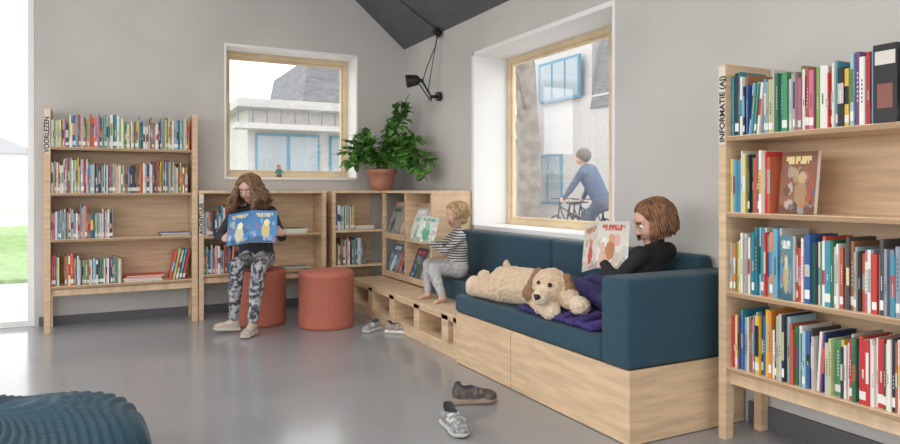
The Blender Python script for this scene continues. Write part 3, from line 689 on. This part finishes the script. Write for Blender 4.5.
house('house',3.3,12,18,26,3.3,[(3.5,5.2,1.2,2.65),(5.5,7.2,.9,2.65)],[(3.0,12.1,17.7,26.1,3.3,3.52,.0,0),(5.0,12,19,24,3.52,5.0,.25,1)],'y',bands)
house('house',13,22,8,19.3,4.0,[(16.5,18.7,4.15,5.35),(17.4,18.9,.7,2.3),(10.5,12,.7,2.2)],[(12.95,22,8,16.0,3.6,7.0,.5,1),(13.1,22,16.1,19.3,3.95,5.9,.1,0)],'x')
b=B();b.box(12.86,12.95,16.4,18.5,4.0,5.3,0)
for i in range(3): b.box(12.84,12.87,16.46+i*.68,17.04+i*.68,4.07,5.23,1)
b.obj('dormer',[bf,gl])
house('house',-30,-3,40,50,3.0,[(-20,-16,.8,2.2),(-14,-10,.8,2.2),(-9,-5,.8,2.2)],[(-30.2,-2.8,39.8,50.2,3.0,3.9,2.0,1)],'y')
b=B();tp=[(6.0,8.95,-.085),(6.0,8.93,.6),(6.02,8.95,1.8),(5.97,9.0,3.2),(6.0,9.0,4.8),(6.1,9.1,6.5)];b.tube(tp,[.27,.2,.18,.165,.13,.06],n=14)
rt=random.Random(5)
for i in range(14):
    z=2.3+i*.3;a=rt.uniform(0,6.28);p=V(6,8.97,z);e=p+V(math.cos(a),math.sin(a),.7)*rt.uniform(.7,1.4);b.tube([p,(p+e)/2+V(0,0,.1),e],[.04,.025,.01],n=6)
    for k in range(4):
        p2=p+(e-p)*rt.uniform(.4,1);b.tube([p2,p2+V(rt.uniform(-.5,.5),rt.uniform(-.5,.5),rt.uniform(.1,.6))],[.012,.004],n=4)
b.obj('tree',[pmat('bark_pale',(.24,.21,.18),.95,var=.25,scale=7,bump=.6,bscale=20)],smooth=True)
def wheel(b,c,ax,r):
    pts=[c+r*(ax*math.cos(t)+V(0,0,1)*math.sin(t)) for t in np.linspace(0,2*math.pi,29)];b.tube(pts,.02,n=6)
    for t in np.linspace(0,math.pi,9)[:-1]: b.tube([c-r*(ax*math.cos(t)+V(0,0,1)*math.sin(t)),c+r*(ax*math.cos(t)+V(0,0,1)*math.sin(t))],.003,n=3)
def bike(c,ax):
    b=B();c=np.array(c,float);ax=nrm(ax);w1=c-ax*.52+V(0,0,.35);w2=c+ax*.52+V(0,0,.35);wheel(b,w1,ax,.33);wheel(b,w2,ax,.33)
    bb=c-ax*.05+V(0,0,.3);st=c-ax*.2+V(0,0,.85);hd=c+ax*.38+V(0,0,.9)
    for p,q_ in ((w1,bb),(w1,st),(bb,st),(bb,hd),(st-V(0,0,.15),hd),(hd,w2),(st,st+V(0,0,.1)),(hd,hd+V(0,0,.15)-ax*.03)): b.tube([p,q_],.016,n=6)
    sd=np.cross(ax,(0,0,1));h0=hd+V(0,0,.15)-ax*.05;b.tube([h0-sd*.28-ax*.1,h0-sd*.1,h0+sd*.1,h0+sd*.28-ax*.1],.014,n=6);b.sphere(st+V(0,0,.11),(.12,.09,.035))
    return b.obj('bicycle',[pmat('bicycle_paint',(.07,.08,.09),.5)],smooth=True)
G0=-.085
bc=V(6.25,7.70,G0);bx=nrm(V(-.35,1,0));bike(bc,bx);bike((8.6,10.6,G0),(.1,1,0));bike((8.6,11.3,G0),(.1,1,0))
sd=np.cross(bx,(0,0,1));u=lambda a,s,z:bc+bx*a+sd*s+V(0,0,z)
P=[rc(u(-.2,0,1.06),u(.04,0,1.47),.13,.15,0,.05),rc(u(.04,0,1.48),u(.12,0,1.6),.05,.05,2,.02),el(u(.15,0,1.70),.10,2),el(u(.12,0,1.74),.112,3)]
for s_ in (1,-1):
    P+=[rc(u(.05,.17*s_,1.48),u(.2,.23*s_,1.24),.06,.045,0,.03),rc(u(.2,.23*s_,1.24),u(.30,.26*s_,1.10),.045,.03,0,.02),el(u(.31,.26*s_,1.09),.04,2),
        rc(u(-.2,.09*s_,1.04),u(.15,.11*s_,.75+.12*s_),.1,.07,1,.03),rc(u(.15,.11*s_,.75+.12*s_),u(0,.11*s_,.32+.12*s_),.065,.045,1,.02),rc(u(0,.11*s_,.29+.12*s_),u(.14,.11*s_,.27+.12*s_),.04,.03,3,.02)]
sdf_obj('cyclist',P,[pmat('coat_blue',(.10,.14,.21),.8),pmat('jeans',(.09,.11,.15),.8),M['skin'],pmat('grey_hair',(.16,.14,.13),.7)],.015)

# ================= LIGHT / WORLD / CAMERA =================
w=bpy.data.worlds.new('World');bpy.context.scene.world=w;w.use_nodes=True;bg=w.node_tree.nodes['Background'];bg.inputs[0].default_value=(.98,.985,1.0,1);bg.inputs[1].default_value=2.8
def area(name,loc,rot,sx,sy,p,col=(1,1,1)):
    l=bpy.data.lights.new(name,'AREA');l.shape='RECTANGLE';l.size=sx;l.size_y=sy;l.energy=p;l.color=col;o=bpy.data.objects.new(name,l);COL.objects.link(o);o.location=loc;o.rotation_euler=rot;return o
area('overhead_fill',(.1,.6,3.9),(0,0,0),1.6,3.0,72,(1,.95,.88))  # this and the next: added soft fill from above, no real fitting
area('overhead_fill',(-.2,4.3,4.2),(0,0,0),1.4,2.6,58,(1,.95,.88))
area('side_fill',(-2.3,1.0,1.9),(0,math.radians(-80),0),1.6,4.0,40,(1,.99,.97))  # fill light added inside the left wall to lift the room, not a fixture
cd=bpy.data.cameras.new('camera');cam=bpy.data.objects.new('camera',cd);COL.objects.link(cam);bpy.context.scene.camera=cam
cam.location=(0,0,1.15);cam.rotation_euler=(math.pi/2,0,-math.radians(27.2));cd.sensor_width=36;cd.lens=670/900*36;cd.shift_y=-32/900;cd.clip_start=.05;cd.clip_end=300
sc=bpy.context.scene;sc.view_settings.view_transform='Standard';sc.view_settings.look='None'
